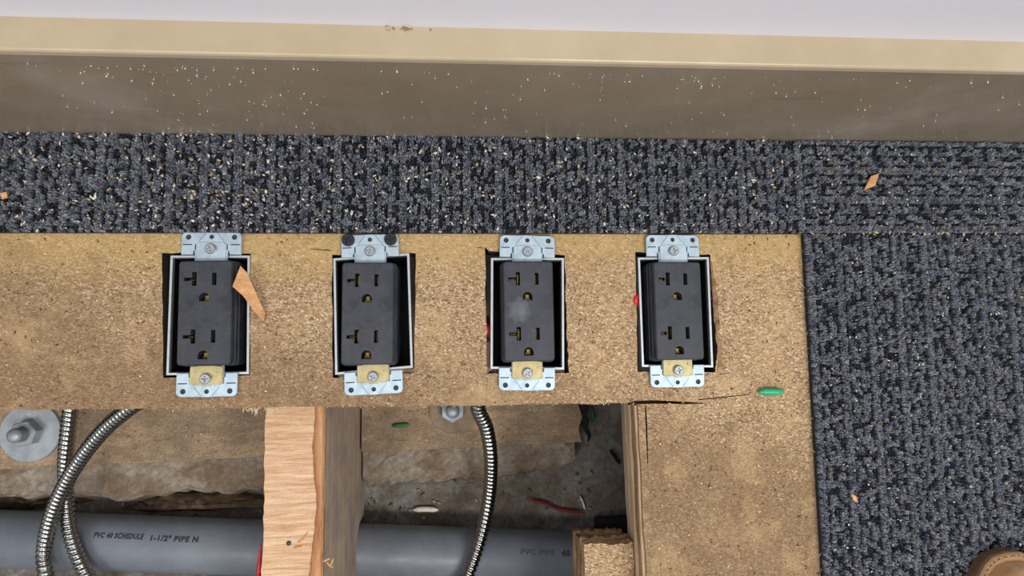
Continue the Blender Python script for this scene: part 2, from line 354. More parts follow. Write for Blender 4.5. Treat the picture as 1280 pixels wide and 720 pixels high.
# concrete slab in the pit, uneven
nx, ny = 150, 90; X, Y = np.meshgrid(np.linspace(XL, XR, nx), np.linspace(YB, 0.6, ny))
def fnoise(X, Y, sc, seed):
    r = np.random.default_rng(seed); z = np.zeros_like(X)
    for o in range(5):
        for _ in range(5):
            a = r.uniform(0, 6.28); k = sc * 1.9 ** o; z += np.sin((X * math.cos(a) + Y * math.sin(a)) * k + r.uniform(0, 6.28)) / 1.8 ** o / 5
    return z
Z = ZS - 0.002 + np.clip(fnoise(X, Y, 30, 2), -1, 0.9) * 0.002
idx = np.arange(nx * ny).reshape(ny, nx); q = np.stack([idx[:-1, :-1], idx[:-1, 1:], idx[1:, 1:], idx[1:, :-1]], -1).reshape(-1, 4)
slab = np_mesh('concrete_slab', np.stack([X, Y, Z], -1).reshape(-1, 3), np.concatenate([q[:, [0, 1, 2]], q[:, [0, 2, 3]]]), 'slab', smooth=True); struct(slab, 'dirty grey concrete slab at the bottom of the pit')
for nm, bx in (('unseen_wall_left', (XL - 0.03, XL, YB, 0.6, ZS - 0.02, -BT)), ('unseen_wall_right', (XR, XR + 0.03, YB, 0.6, ZS - 0.02, -BT)), ('unseen_wall_front', (XL, XR, YB - 0.03, YB, ZS - 0.02, -BT)), ('unseen_wall_foundation', (XL, XR, 0.6, 0.63, ZS - 0.02, -BT))):
    struct(MB().box(*bx).build(nm, 'slab'))  # unseen pit sides, added to keep light from leaking in under the floor
# white wall and baseboard, turned by the small angle between wall and panel
BH, BD = 0.121, 0.0175
wall = MB().box(-1.2, 1.3, BD, BD + 0.1, 0.0, 2.4).build('wall_back', 'wall'); wall.location = (0.1, ywall(0.1), 0); wall.rotation_euler.z = AW; struct(wall, 'white painted wall above the tan baseboard')
bb = empty('baseboard_back', (0.1, ywall(0.1), 0), AW); struct(bb, 'thick tan painted baseboard faced with glossy brown vinyl')
prof = [(0.0022, 0.0), (BD, 0.0), (BD, BH)] + [(0.0005 + 0.0018 - 0.0018 * math.sin(math.radians(a)), BH - 0.0018 + 0.0018 * math.cos(math.radians(a))) for a in range(0, 91, 15)] + [(0.0005, BH - 0.0032), (0.0022, BH - 0.0032)]
def xprism(prof, x0, x1):
    n = len(prof); m = MB(); m.add([(x0, y, z) for y, z in prof] + [(x1, y, z) for y, z in prof], [tuple(range(n)), tuple(range(2 * n - 1, n - 1, -1))] + [(i, n + i, n + (i + 1) % n, (i + 1) % n) for i in range(n)]); return m
o = xprism(prof, -1.2, 1.2).build('board', 'base_paint', bb); o['label'] = 'tan painted ledge with rounded front edge'
prof = [(0.0, 0.0035), (0.0, BH - 0.0032), (0.0006, BH - 0.0027), (0.0021, BH - 0.0027), (0.0021, 0.0035)]
o = xprism(prof[::-1], -1.2, 1.2).build('vinyl_face', 'vinyl', bb); o['label'] = 'glossy dark brown vinyl strip'

# ------------------------------------------------------------------ carpet tiles (children of the floor) with loop pile
def pile(x0, x1, y0, y1, along_y, seed):
    r = np.random.default_rng(seed); ca, st = 0.0024, 0.0024
    W, L = (x1 - x0, y1 - y0) if along_y else (y1 - y0, x1 - x0)
    nc, nr = int(W / ca), int(L / st); C, Rw = np.meshgrid(np.arange(nc), np.arange(nr)); C = C.ravel(); Rw = Rw.ravel(); n = len(C)
    per = C % 3; band = C // 3
    off = r.integers(0, 6, nc + 2); off2 = r.integers(0, 9, nc + 2); jit = r.integers(0, 2, (nc + 2, nr // 6 + 3))
    ph = (Rw + off[band] + (band % 2) * 3) % 6 + jit[band, Rw // 6]
    gap = ((per == 2) & (ph % 6 < np.where(band % 3 == 2, 5, 4))) | ((per == 1) & (band % 3 != 0) & ((ph + 3 + (band % 2)) % 6 < 2))
    notch = (per != 2) & ((Rw + off2[C]) % 9 < 2) & (band % 3 != 0) & (r.random(n) < 0.8)
    hi = np.where(gap | notch, 0.0, np.where(per == 2, 0.85, 1.0)).astype(float)
    flip = r.random(n); hi = np.where((flip < 0.05) & (band % 3 != 0), 1 - hi, hi); hi = np.clip(hi + r.normal(0, 0.08, n), 0, 1.15)
    u = (C + 0.5) * ca + r.normal(0, 0.00022, n); w = (Rw + 0.5) * st + r.normal(0, 0.00030, n)
    # every loop is a few strands of yarn
    gv = np.clip(0.42 + r.normal(0, 0.20, n), 0, 1.2); warm = r.random(n) < 0.08
    U, Wv, H, G, WM = [], [], [], [], []
    for k, (du, dw) in enumerate(((-.52, -.55), (.52, -.5), (-.5, .5), (.55, .55))):
        sel = np.ones(n, bool) if k in (0, 3) else hi > 0.45
        m = sel.sum(); U.append(u[sel] + du * 0.00115 + r.normal(0, 0.0002, m)); Wv.append(w[sel] + dw * 0.00125 + r.normal(0, 0.0002, m)); H.append(np.clip(hi[sel] + r.normal(0, 0.13, m), 0, 1.25)); G.append(np.clip(gv[sel] + r.normal(0, 0.22, m), 0, 1.4)); WM.append(warm[sel])
    u, w, hi, g, warm = (np.concatenate(q) for q in (U, Wv, H, G, WM)); n = len(u)
    h = 0.0006 + 0.0027 * hi
    lim = 0.0006; u = np.clip(u, lim, W - lim); w = np.clip(w, lim, L - lim)
    px_, py_ = (x0 + u, y0 + w) if along_y else (x0 + w, y0 + u)
    NS = 5; ang = np.linspace(0, 2 * np.pi, NS, endpoint=False)
    rr = (0.00070 + 0.00008 * hi + r.normal(0, 0.0001, n))[:, None]; ro = r.uniform(0, 6.28, n)[:, None]
    lx, ly = r.normal(0, 0.00028, n)[:, None], r.normal(0, 0.00028, n)[:, None]
    ea = r.uniform(0.8, 1.35, n)[:, None]
    rings = []
    for k, (fr, fz) in enumerate(((1.0, 0.0), (0.92, 0.78))):
        rings.append(np.stack([px_[:, None] + rr * fr * np.cos(ang + ro) / ea + lx * fz, py_[:, None] + rr * fr * np.sin(ang + ro) * ea + ly * fz, np.broadcast_to((0.0034 + h * fz)[:, None], (n, NS)) + r.normal(0, 0.00016, (n, NS)) * (k > 0)], -1))
    top = np.stack([px_ + lx[:, 0], py_ + ly[:, 0], 0.0034 + h * (1.03)], -1)[:, None, :]
    V = np.concatenate(rings + [top], 1); nv = V.shape[1]
    T = []
    for j in range(NS): a, b = j, (j + 1) % NS; T += [(a, b, b + NS), (a, b + NS, a + NS), (NS + a, NS + b, 2 * NS)]
    T = (np.array(T)[None] + (np.arange(n) * nv)[:, None, None]).reshape(-1, 3)
    g = g[:, None]; light = np.array(rgb(70, 75, 85)[:3]) * (1 - g) + np.array(rgb(138, 142, 149)[:3]) * g
    light = np.where(warm[:, None], light * np.array([1.2, 1.02, 0.84]), light)
    dark = np.array(rgb(12, 14, 18)[:3]) * (0.6 + 0.8 * r.random(n))[:, None]
    k = np.clip(hi * 1.1, 0, 1)[:, None] ** 1.3; col = dark * (1 - k) + light * k
    col = np.repeat(np.concatenate([col, np.ones((n, 1))], 1), nv, 0)
    return V.reshape(-1, 3), T, col
yw = min(ywall(xe - 0.6), ywall(0.8)) - 0.0004
for (x0, x1, y0, y1, ay, lab) in ((xe - 0.61, xe - 0.0004, ye, ywall(xe) - 0.0006, True, 'charcoal carpet strip with ribs running towards the baseboard'),
                                 (xe - 0.95, xe - 0.611, ye, ywall(xe - 0.9) - 0.001, True, None),
                                 (xe + 0.0004, xe + 0.5, ye + 0.0004, ywall(xe + 0.2), False, 'charcoal carpet piece with ribs running along the baseboard'),
                                 (px(1007, 400, 0).x, xe + 0.5, ye - 0.45, ye - 0.0006, True, 'large charcoal carpet tile beside the bare particleboard')):
    t = MB().box(x0, x1, y0, y1, 0.0, 0.0036).build('carpet_tile', 'carpet_back', floor)
    if lab: t['label'] = lab
    PV, PT, PC = pile(x0, x1, y0, y1, ay, int(1000 * (x1 + 1)) + int(ay)); p = np_mesh('loop_pile', PV, PT, 'yarn', t, PC, True)
    p['kind'] = 'stuff'

# ------------------------------------------------------------------ pit: planks, mortar, soil, pipe, joist
zA = ZS + 0.038
a0 = px(0, 587, zA); a1 = px(718, 553, zA); sA = (a1.y - a0.y) / (a1.x - a0.x)
def yA(x): return a0.y + sA * (x - a0.x)
xAend = px(727, 530, zA).x
XJ0, XJ1 = px(328, 560, -0.02).x - 0.0015, px(406, 560, -0.024).x + 0.0015     # the joist stands between the two planks
pts = [(-0.55, yA(-0.55))] + [(x, yA(x) + random.uniform(-0.0007, 0.0007)) for x in np.linspace(-0.5, XJ0 - 0.001, 24)] + [(XJ0, yA(XJ0)), (XJ0, yA(XJ0) + 0.138), (-0.55, yA(-0.55) + 0.138)]
tag(MB().prism(pts, ZS + 0.001, zA).build('sill_plank', 'plank_brown', bevel=0.0012), 'dirty brown wooden sill plank under the two crossing cables', 'plank')
pts = [(XJ1, yA(XJ1))] + [(x, yA(x) + random.uniform(-0.0007, 0.0007)) for x in np.linspace(XJ1 + 0.001, xAend - 0.02, 22)]
pts += [(xAend, yA(xAend)), (xAend - 0.003, yA(xAend) + 0.012), (xAend + 0.001, yA(xAend) + 0.024), (xAend - 0.004, yA(xAend) + 0.04), (xAend, yA(xAend) + 0.138), (XJ1, yA(XJ1) + 0.138)]
tag(MB().prism(pts, ZS + 0.001, zA).build('sill_plank', 'plank_brown', bevel=0.0012), 'short brown sill plank ending at the black painted shadow', 'plank')
zB = ZS + 0.026
def strip(name, uppts, z, lab, cat, mat, seed, xa, xb):
    random.seed(seed); up = [Vector((x, yA(x) - 0.001, 0)) for x in np.linspace(xa, xb, 40)]
    lo = []
    for p in up:
        P = [px(u, v, z) for u, v in uppts]
        y = float(np.interp(p.x, [q.x for q in P], [q.y for q in P])); lo.append(Vector((p.x, min(y + random.uniform(-0.002, 0.002), p.y - 0.004), 0)))
    m = MB(); n = len(up); vs = []; fs = []; K = 6
    for i in range(n):
        for k in range(K + 1):
            t = k / K; q = up[i].lerp(lo[i], t); vs.append((q.x, q.y, z + random.uniform(-0.0012, 0.0012) - (0.006 if t == 1 else 0)))
        vs.append((lo[i].x, lo[i].y - 0.006, ZS - 0.004)); vs.append((up[i].x, up[i].y, ZS - 0.004))
    w = K + 3
    for i in range(n - 1):
        for k in range(w): fs.append((i * w + k, (i + 1) * w + k, (i + 1) * w + (k + 1) % w, i * w + (k + 1) % w)[::-1])
    fs.append(tuple(range(w))); fs.append(tuple((n - 1) * w + k for k in range(w))[::-1])
    m.add(vs, fs); return tag(m.build(name, mat), lab, cat)
MORTAR = [(-40, 626), (60, 622), (105, 620), (140, 626), (190, 622), (230, 612), (280, 618), (332, 612), (400, 612), (455, 607), (520, 604), (580, 600), (640, 594), (690, 588), (719, 580)]
strip('mortar_bed', MORTAR, zB, 'crumbling grey mortar strip along the plank under the crossing cables', 'mortar', 'mortar', 5, px(-40, 600, zB).x, XJ0)
strip('mortar_bed', MORTAR, zB, 'brownish mortar strip along the short sill plank', 'mortar', 'mortar', 15, XJ1, px(719, 580, zB).x)
# soil mounds between mortar and pipe
def mound(name, u, v, rx, ry, h, lab, mat, seed):
    c = px(u, v, ZS); r = np.random.default_rng(seed); n, k = 28, 7; vs = [(c.x, c.y, ZS + h)]; fs = []
    jit = [1 + 0.18 * math.sin(3 * t + seed) + 0.1 * r.normal() for t in np.linspace(0, 6.28, n, endpoint=False)]
    for j in range(1, k + 1):
        for i in range(n):
            t = 2 * math.pi * i / n; f = j / k; vs.append((c.x + rx * f * jit[i] * math.cos(t), c.y + ry * f * jit[i] * math.sin(t), ZS + h * (1 - f ** 2) + r.normal() * 0.0016 - (0.006 if j == k else 0)))
    for i in range(n): fs.append((0, 1 + i, 1 + (i + 1) % n))
    for j in range(k - 1):
        for i in range(n): q = (i + 1) % n; fs.append((1 + j * n + i, 1 + (j + 1) * n + i, 1 + (j + 1) * n + q, 1 + j * n + q))
    o = MB().add(vs, fs).build(name, mat, None, True); return tag(o, lab, 'soil', kind='stuff')
mound('soil_heap', 255, 626, 0.075, 0.010, 0.017, 'dark crumbled soil heaped between mortar and pipe', 'soil', 3)
mound('soil_heap', 40, 626, 0.05, 0.008, 0.012, 'thin brown soil ridge beside the crossing armored cables', 'soil', 8)
mound('soil_heap', 170, 768, 0.12, 0.022, 0.012, 'sandy rubble along the far side of the pipe', 'soil', 4)

RP = 0.0245; zP = ZS + RP
p0 = px(0, 673, zP); p1 = px(320, 684, zP); pd = (p1 - p0).normalized()
pipe = empty('drain_pipe', (p0.x, p0.y, zP), math.atan2(pd.y, pd.x)); tag(pipe, 'grey plastic pipe with dark print lying on the slab', 'pipe')
m = MB(); n = 40
vs = []; fs = []
for x in (-0.42, 0.9):
    for R_ in (RP, RP - 0.0037):
        for k in range(n): t = 2 * math.pi * k / n; vs.append((x, R_ * math.cos(t), R_ * math.sin(t)))
for k in range(n):
    q = (k + 1) % n; fs += [(k, q, 2 * n + q, 2 * n + k), (n + k, 3 * n + k, 3 * n + q, n + q), (k, n + k, n + q, q), (2 * n + k, 2 * n + q, 3 * n + q, 3 * n + k)]
m.add(vs, fs); m.build('tube', 'pvc', pipe, True)
def pipe_text(txt, u0, u1, v, size, mat, name):
    cu = bpy.data.curves.new('print', 'FONT'); cu.body = txt; cu.size = size; cu.resolution_u = 2; cu.space_character = 1.12; cu.offset = size * 0.05
    to = bpy.data.objects.new('print_tmp', cu); COL.objects.link(to); dg = bpy.context.evaluated_depsgraph_get()
    me = bpy.data.meshes.new_from_object(to.evaluated_get(dg)); bpy.data.objects.remove(to)
    xs = [w.co.x for w in me.vertices]; L = max(xs) - min(xs)
    A = px(u0, v, zP + RP * 0.96); B = px(u1, v, zP + RP * 0.96); inv = pipe_m.inverted(); A = inv @ A; B = inv @ B
    th0 = math.asin(max(-0.98, min(0.98, A.y / RP))); sc = (B.x - A.x) / L
    for w in me.vertices:
        th = th0 + (w.co.y - size * 0.35) / RP; w.co = ((w.co.x - min(xs)) * sc + A.x, (RP + 0.00015) * math.sin(th), (RP + 0.00015) * math.cos(th))
    me.materials.append(M[mat]); o = bpy.data.objects.new(name, me); COL.objects.link(o); o.parent = pipe; return o
bpy.context.view_layer.update(); pipe_m = pipe.matrix_world.copy()
pipe_text('PVC 40 SCHEDULE', 116, 178, 669.5, 0.0062, 'ink', 'printed_lettering')
pipe_text('1-1/2" PIPE N', 187, 247, 673, 0.0062, 'ink', 'printed_lettering')
pipe_text('PVC PIPE', 651, 694, 690, 0.0062, 'ink_faint', 'printed_lettering')
pipe_text('40', 702, 713, 692, 0.0072, 'ink', 'printed_lettering')

# joist: rough cut top, orange wane strip and weathered side
zJ = -BT - 0.001
jl0, jl1 = px(332, 512, zJ), px(326.5, 720, zJ); jr0, jr1 = px(393, 512, zJ), px(388, 720, zJ); jo0, jo1 = px(406, 510, zJ - .004), px(403, 720, zJ - .004)
def jx(A, B, y): return A.x + (B.x - A.x) * (y - A.y) / (B.y - A.y)
jt = empty('floor_joist', (jx(jl0, jl1, -0.1) + 0.02, -0.1, ZS)); jo = Vector((jt.location.x, -0.1, ZS)); tag(jt, 'upright wooden joist with a rough freshly cut pale top', 'joist')
Y0, Y1 = -0.47, 0.09
body = MB()
yp = p0.y + (jt.location.x - p0.x) * pd.y / pd.x; ym = yA(jt.location.x)
ra = RP + 0.0015
PROF = [(Y0, ZS), (yp - ra, ZS)] + [(yp - ra * math.cos(t), zP + ra * math.sin(t)) for t in np.linspace(0, math.pi, 13)] + [(yp + ra, ZS), (Y1, ZS), (Y1, zJ - 0.007), (Y0, zJ - 0.007)]
nP = len(PROF); tess = tessellate_polygon([[Vector((y, z, 0)) for y, z in PROF]])
body.add([(jx(jl0, jl1, y) + 0.001, y, z) for y, z in PROF] + [(jx(jo0, jo1, y), y, z) for y, z in PROF],
         [tuple(t) for t in tess] + [tuple(nP + i for i in t)[::-1] for t in tess] + [(i, (i + 1) % nP, nP + (i + 1) % nP, nP + i) for i in range(nP)])
def shift(m, o): m.v = [(x - o.x, y - o.y, z - o.z) for x, y, z in m.v]; return m
o = shift(body, jo).build('body', 'joist_side', jt); bm = bmesh.new(); bm.from_mesh(o.data); bmesh.ops.recalc_face_normals(bm, faces=bm.faces); bm.to_mesh(o.data); bm.free()
random.seed(9); top = MB(); n = 150; K = 8; vs = []; fs = []
lo_r = 0; hi_r = 0
for i in range(n):
    y = Y0 + (Y1 - Y0) * i / (n - 1)
    lo_r = lo_r * 0.7 + random.uniform(-0.0006, 0.0006); hi_r = hi_r * 0.75 + random.uniform(-0.0007, 0.0007)
    step = 0.0007 * math.sin(y * 35) + 0.0006 * math.sin(y * 91 + 1)
    xa = jx(jl0, jl1, y) + lo_r; xb = jx(jr0, jr1, y) + hi_r + (step if y < -0.06 else 0); rz = random.uniform(-0.0007, 0) if y < -0.06 else -0.0004
    vs.append((xa, y, zJ - 0.008))
    for k in range(K + 1): vs.append((xa + (xb - xa) * k / K, y, zJ + rz * (0.4 + 0.6 * random.random())))
    vs.append((xb, y, zJ - 0.008))
w = K + 3
for i in range(n - 1):
    for k in range(w): fs.append((i * w + k, i * w + (k + 1) % w, (i + 1) * w + (k + 1) % w, (i + 1) * w + k))
fs.append(tuple(range(w))[::-1]); fs.append(tuple((n - 1) * w + k for k in range(w)))
top.add(vs, fs); o = shift(top, jo).build('cut_top', 'fresh_cut', jt); o['label'] = 'pale splintered sawn surface'
wn = MB(); vs = []; fs = []; n = 60
for i in range(n):
    y = Y0 + (Y1 - Y0) * i / (n - 1); xa = jx(jr0, jr1, y) - 0.003; xb = jx(jo0, jo1, y) + random.uniform(-0.0003, 0.0003)
    z = zJ - 0.0035 + random.uniform(-0.0005, 0.0005); vs += [(xa, y, zJ - 0.009), (xa, y, z + 0.001), (xb - 0.0012, y, z), (xb, y, z - 0.0015), (xb, y, zJ - 0.009)]
for i in range(n - 1):
    for k in range(5): fs.append((i * 5 + k, (i + 1) * 5 + k, (i + 1) * 5 + (k + 1) % 5, i * 5 + (k + 1) % 5)[::-1])
fs += [(0, 1, 2, 3, 4), tuple((n - 1) * 5 + k for k in range(5))[::-1]]
o = shift(wn.add(vs, fs), jo).build('edge_strip', 'orange_wane', jt); o['label'] = 'narrow orange-brown edge strip'
c = px(361, 679, zJ) - jo; MB().lathe([(0.0016, -0.004), (0.0016, 0.0003), (0.0010, 0.0006)], 12, (c.x, c.y)).build('nail', 'black_screw', jt).location.z = c.z
for uu, vv, a_ in ((408, 700, 0.4), (412, 706, 2.4), (415, 703, 1.2), (376, 676, 0.5), (382, 670, 1.0), (372, 684, 0.2)):
    c = px(uu, vv, zJ) - jo; d = Vector((math.cos(a_), math.sin(a_), 0.15)) * 0.003
    MB().tube([c - d, c - d * 0.3 + Vector((0, 0, 0.0006)), c + d * 0.4, c + d], lambda i, k: (0.0002, 0.0007, 0.0006, 0.0002)[i], 5).build('splinter', 'chip_wood', jt)

# plywood under the right panel: two layers and the short block
lay = empty('plywood_cleat', (side[0][0] + 0.01, -0.2, -BT - 0.02)); lo = Vector(lay.location); tag(lay, 'layered plywood cleat under the edge of the wide panel', 'plywood')
def edge_x(y): return e0[0] + (e1[0] - e0[0]) * (y - e0[1]) / (e1[1] - e0[1])
for i, (d0, z0, z1, mt) in enumerate(((-0.0012, -BT - 0.0045, -BT - 0.0005, 'ply_light'), (0.0, -BT - 0.011, -BT - 0.0047, 'ply_grey'), (0.0006, -BT - 0.016, -BT - 0.0112, 'ply_light'), (0.0, -BT - 0.025, -BT - 0.0162, 'ply_grey'))):
    ys = np.linspace(e0[1] - 0.002, -0.47, 24); pts = [(edge_x(y) + d0 + random.uniform(-0.0004, 0.0004), y) for y in ys] + [(edge_x(-0.47) + 0.09, -0.47), (edge_x(-0.47) + 0.09, e0[1] - 0.002)]
    shift(MB().prism(ccw(pts), z0, z1), lo).build('ply_layer', mt, lay)
MB().plate([P2(*q) for q in TORN], [], -0.004, 0.0004, 0.0003).build('torn_edge', 'ply_end', floor)
# veneer strip on the sawn edge of the panel is part of the floor
pts = [(edge_x(y) - 0.0012 + random.uniform(-0.0003, 0.0003), y) for y in np.linspace(e0[1] - 0.001, -0.47, 20)] + [(edge_x(y) + 0.0009, y) for y in np.linspace(-0.47, e0[1] - 0.001, 20)]
MB().prism(ccw(pts), -0.0065, -0.003).build('edge_splinter', 'ply_light', floor)
zK = -0.024
kb = px(731, 681, zK); kt = px(727, 661, zK - 0.05)
blk = empty('wood_block', (kb.x + 0.02, kb.y - 0.04, zK - 0.05)); bo = Vector(blk.location); tag(blk, 'short particleboard block with a ragged dark broken end', 'block')
random.seed(21)
xr = edge_x(-0.2) + 0.0
def kxr(y, z): return edge_x(y) - 0.0016
tp = [(kb.x + random.uniform(-0.0006, 0.0006), y) for y in np.linspace(-0.44, kb.y, 18)]; tp += [(x, kb.y + random.uniform(-0.0012, 0.0008)) for x in np.linspace(kb.x + 0.004, kxr(kb.y, 0) - 0.001, 9)]; tp += [(kxr(kb.y, 0), kb.y), (kxr(-0.44, 0), -0.44)]
shift(MB().prism(ccw(tp), zK - 0.010, zK), bo).build('face_layer', 'block_wood', blk)
zz = zK - 0.0102
for i in range(8):
    th = random.uniform(0.0022, 0.0048); off = random.uniform(-0.0022, 0.0012)
    pts = [(kb.x - 0.0008 + random.uniform(-0.0008, 0.0008), y) for y in np.linspace(-0.44, kb.y + off, 12)] + [(x, kb.y + off + random.uniform(-0.0018, 0.0012)) for x in np.linspace(kb.x + 0.003, kxr(kb.y, 0) - 0.001, 16)] + [(kxr(kb.y + off, 0), kb.y + off), (kxr(-0.44, 0), -0.44)]
    shift(MB().prism(ccw(pts), zz - th, zz), bo).build('broken_layer', 'ply_end', blk); zz -= th + 0.0003
c0 = px(746, 661, ZS + 0.012); c1 = px(800, 647, ZS + 0.012)
shadow_patch = MB().prism(ccw([(c0.x, c1.y), (c1.x, c1.y + 0.0006), (c1.x, c0.y - 0.03), (c0.x, c0.y - 0.03)]), ZS, ZS + 0.012).build('block_shadow', 'shade_scrap_black', bevel=0.001); tag(shadow_patch, 'flat black painted shadow on the slab behind the wood block', 'shadow_patch')  # black slab standing in for the shadow of the block

# anchor bolts
def bolt(u, v, lab, rw, ang, wm='galvanised'):
    c = px(u, v, zA + 0.003); b = empty('anchor_bolt', (c.x, c.y, zA), ang); tag(b, lab, 'bolt', 'anchor bolts in the sill plank')
    MB().plate(circ(0, 0, rw, 40), [circ(0, 0, 0.0068, 20)], 0.0, 0.003, 0.0006).build('washer', wm, b)
    MB().plate(circ(0, 0, 0.0118, 6), [circ(0, 0, 0.0064, 18)], 0.0031, 0.0135, 0.0007).build('hex_nut', 'galvanised', b)
    th = MB(); pts = [(0, 0, -0.01 + 0.0006 * i) for i in range(60)]
    th.tube(pts, lambda i, k: 0.0060 + 0.00035 * math.cos(2 * math.pi * (i / 3 + k)) if i < 57 else 0.0058 - 0.0006 * (i - 56), 16).build('threaded_stud', 'galvanised', b, True)
bolt(37, 541, 'galvanised anchor bolt with wide round washer beside two crossing cables', 0.0262, 0.2)
bolt(566, 512, 'galvanised anchor bolt half hidden under the floor by single cable', 0.0225, 0.5, 'dusty_steel')

# armored cables
def cable(P, lab, seed):
    path = resample(spline([px(*p) for p in P], 0.002), 0.0007); pitch = 0.0046
    o = empty('armored_cable', (0, 0, 0)); c = path[len(path) // 2].copy(); o.location = c
    m = MB(); 
    def rad(i, k):
        s = (i * 0.0007 / pitch + k) % 1.0
        return 0.0062 * (0.74 + 0.26 * math.sin(math.pi * s) ** 0.75)
    m.tube([p - c for p in path], rad, 16); m.build('steel_armor', 'armor', o, True); tag(o, lab, 'cable', 'flexible metal cables in the pit'); return o
cable([(230, 462, -.045), (200, 486, -.055), (158, 513, -.075), (123, 545, -.10), (90, 590, -.128), (66, 640, -.15), (55, 690, -.165), (60, 725, -.165), (78, 775, -.18), (110, 830, -.214)], 'flexible steel armored cable bending diagonally across its neighbour', 1)
cable([(92, 440, -.09), (90, 475, -.11), (88, 514, -.125), (83, 560, -.14), (82, 600, -.155), (85, 650, -.167), (95, 690, -.167), (115, 730, -.167), (150, 785, -.185), (190, 830, -.214)], 'flexible steel armored cable running straight behind the diagonal one', 2)
cable([(640, 455, -.05), (612, 478, -.06), (597, 507, -.08), (608, 535, -.10), (613.5, 572, -.12), (612, 615, -.145), (604, 660, -.163), (592, 700, -.167), (578, 735, -.1665), (562, 775, -.172), (545, 820, -.195), (530, 860, -.215)], 'single flexible steel armored cable between joist and plywood cleat', 3)

# ------------------------------------------------------------------ power outlets
SCREWS = [((263.8, 311.3), (258.3, 473.4)), ((462.6, 314.5), (466.7, 470.9)), ((659.3, 315), (659, 466.4)), ((841.5, 314), (847, 462.9))]
RIMS = [[(213.2, 319.5), (312.2, 319.5), (311, 467.5), (207.8, 469)], [(416.6, 323), (511.5, 316.5), (516, 459.5), (419, 468.5)], [(613.8, 322.5), (704.8, 322.5), (705.2, 462), (613.2, 461)], [(797.4, 322), (885.8, 321.4), (891.6, 459.2), (802.6, 458.6)]]
FACES = [[(222.5, 327.3), (290.3, 327), (290.3, 454), (223, 456)], [(424.5, 328), (493, 328.6), (495.5, 455), (426.8, 456.5)], [(628.6, 328), (691.9, 328), (694, 449.4), (629.6, 451)], [(815, 328.6), (875.7, 328.6), (881.5, 448), (818, 449.4)]]
LABELS = ['black outlet with a curled wood chip lying across its edge', 'black outlet with two dark screws in its upper ears', 'black outlet with pale scuff between its sockets', 'black outlet with a red wire beside its upper socket']
ZF = 0.0105
def cross(r, w, L): return [(w, w), (w, L), (-w, L), (-w, w), (-L, w), (-L, -w), (-w, -w), (-w, -L), (w, -L), (w, -w), (L, -w), (L, w)]
def screw(parent, x, y, z, r, mat, name, ang):
    m = MB(); ca, sa = math.cos(ang), math.sin(ang); m.plate(circ(0, 0, r, 20), [[(px_ * ca - py_ * sa, px_ * sa + py_ * ca) for px_, py_ in cross(0, r * 0.14, r * 0.6)]], 0.0006, 0.0022, 0.0005)
    m.lathe([(r * 0.95, 0.0), (r * 0.95, 0.00061)], 20)
    m.lathe([(r * 0.4, -0.012), (r * 0.4, 0.0)], 10)
    o = m.build(name, mat, parent); o.location = (x, y, z); return o
def ear(sgn):
    """outline of one strap end, y measured outwards from the screw"""
    o = [(-19, -3.6), (-19, 9.0), (-18, 10.8), (-16, 11.6), (-6, 11.6), (0, 11.9), (6, 11.6), (16, 11.6), (18, 10.8), (19, 9.0), (19, -3.6), (11.5, -3.6), (11.2, -1.0), (10.6, -1.0), (10.4, -8.6), (-10.4, -8.6), (-10.6, -1.0), (-11.2, -1.0), (-11.5, -3.6)]
    holes = [circ(-14.6, 8.0, 1.75), circ(0, 8.2, 1.5), circ(14.4, 8.0, 1.75), rect(-18.0, -12.2, 2.7, 3.4), rect(12.2, 18.0, 2.7, 3.4), rect(-10.4, -9.7, -0.5, 3.4), rect(9.7, 10.4, -0.5, 3.4)]
    return [(x / 1000, sgn * y / 1000) for x, y in o], [[(x / 1000, sgn * y / 1000) for x, y in h] for h in holes]
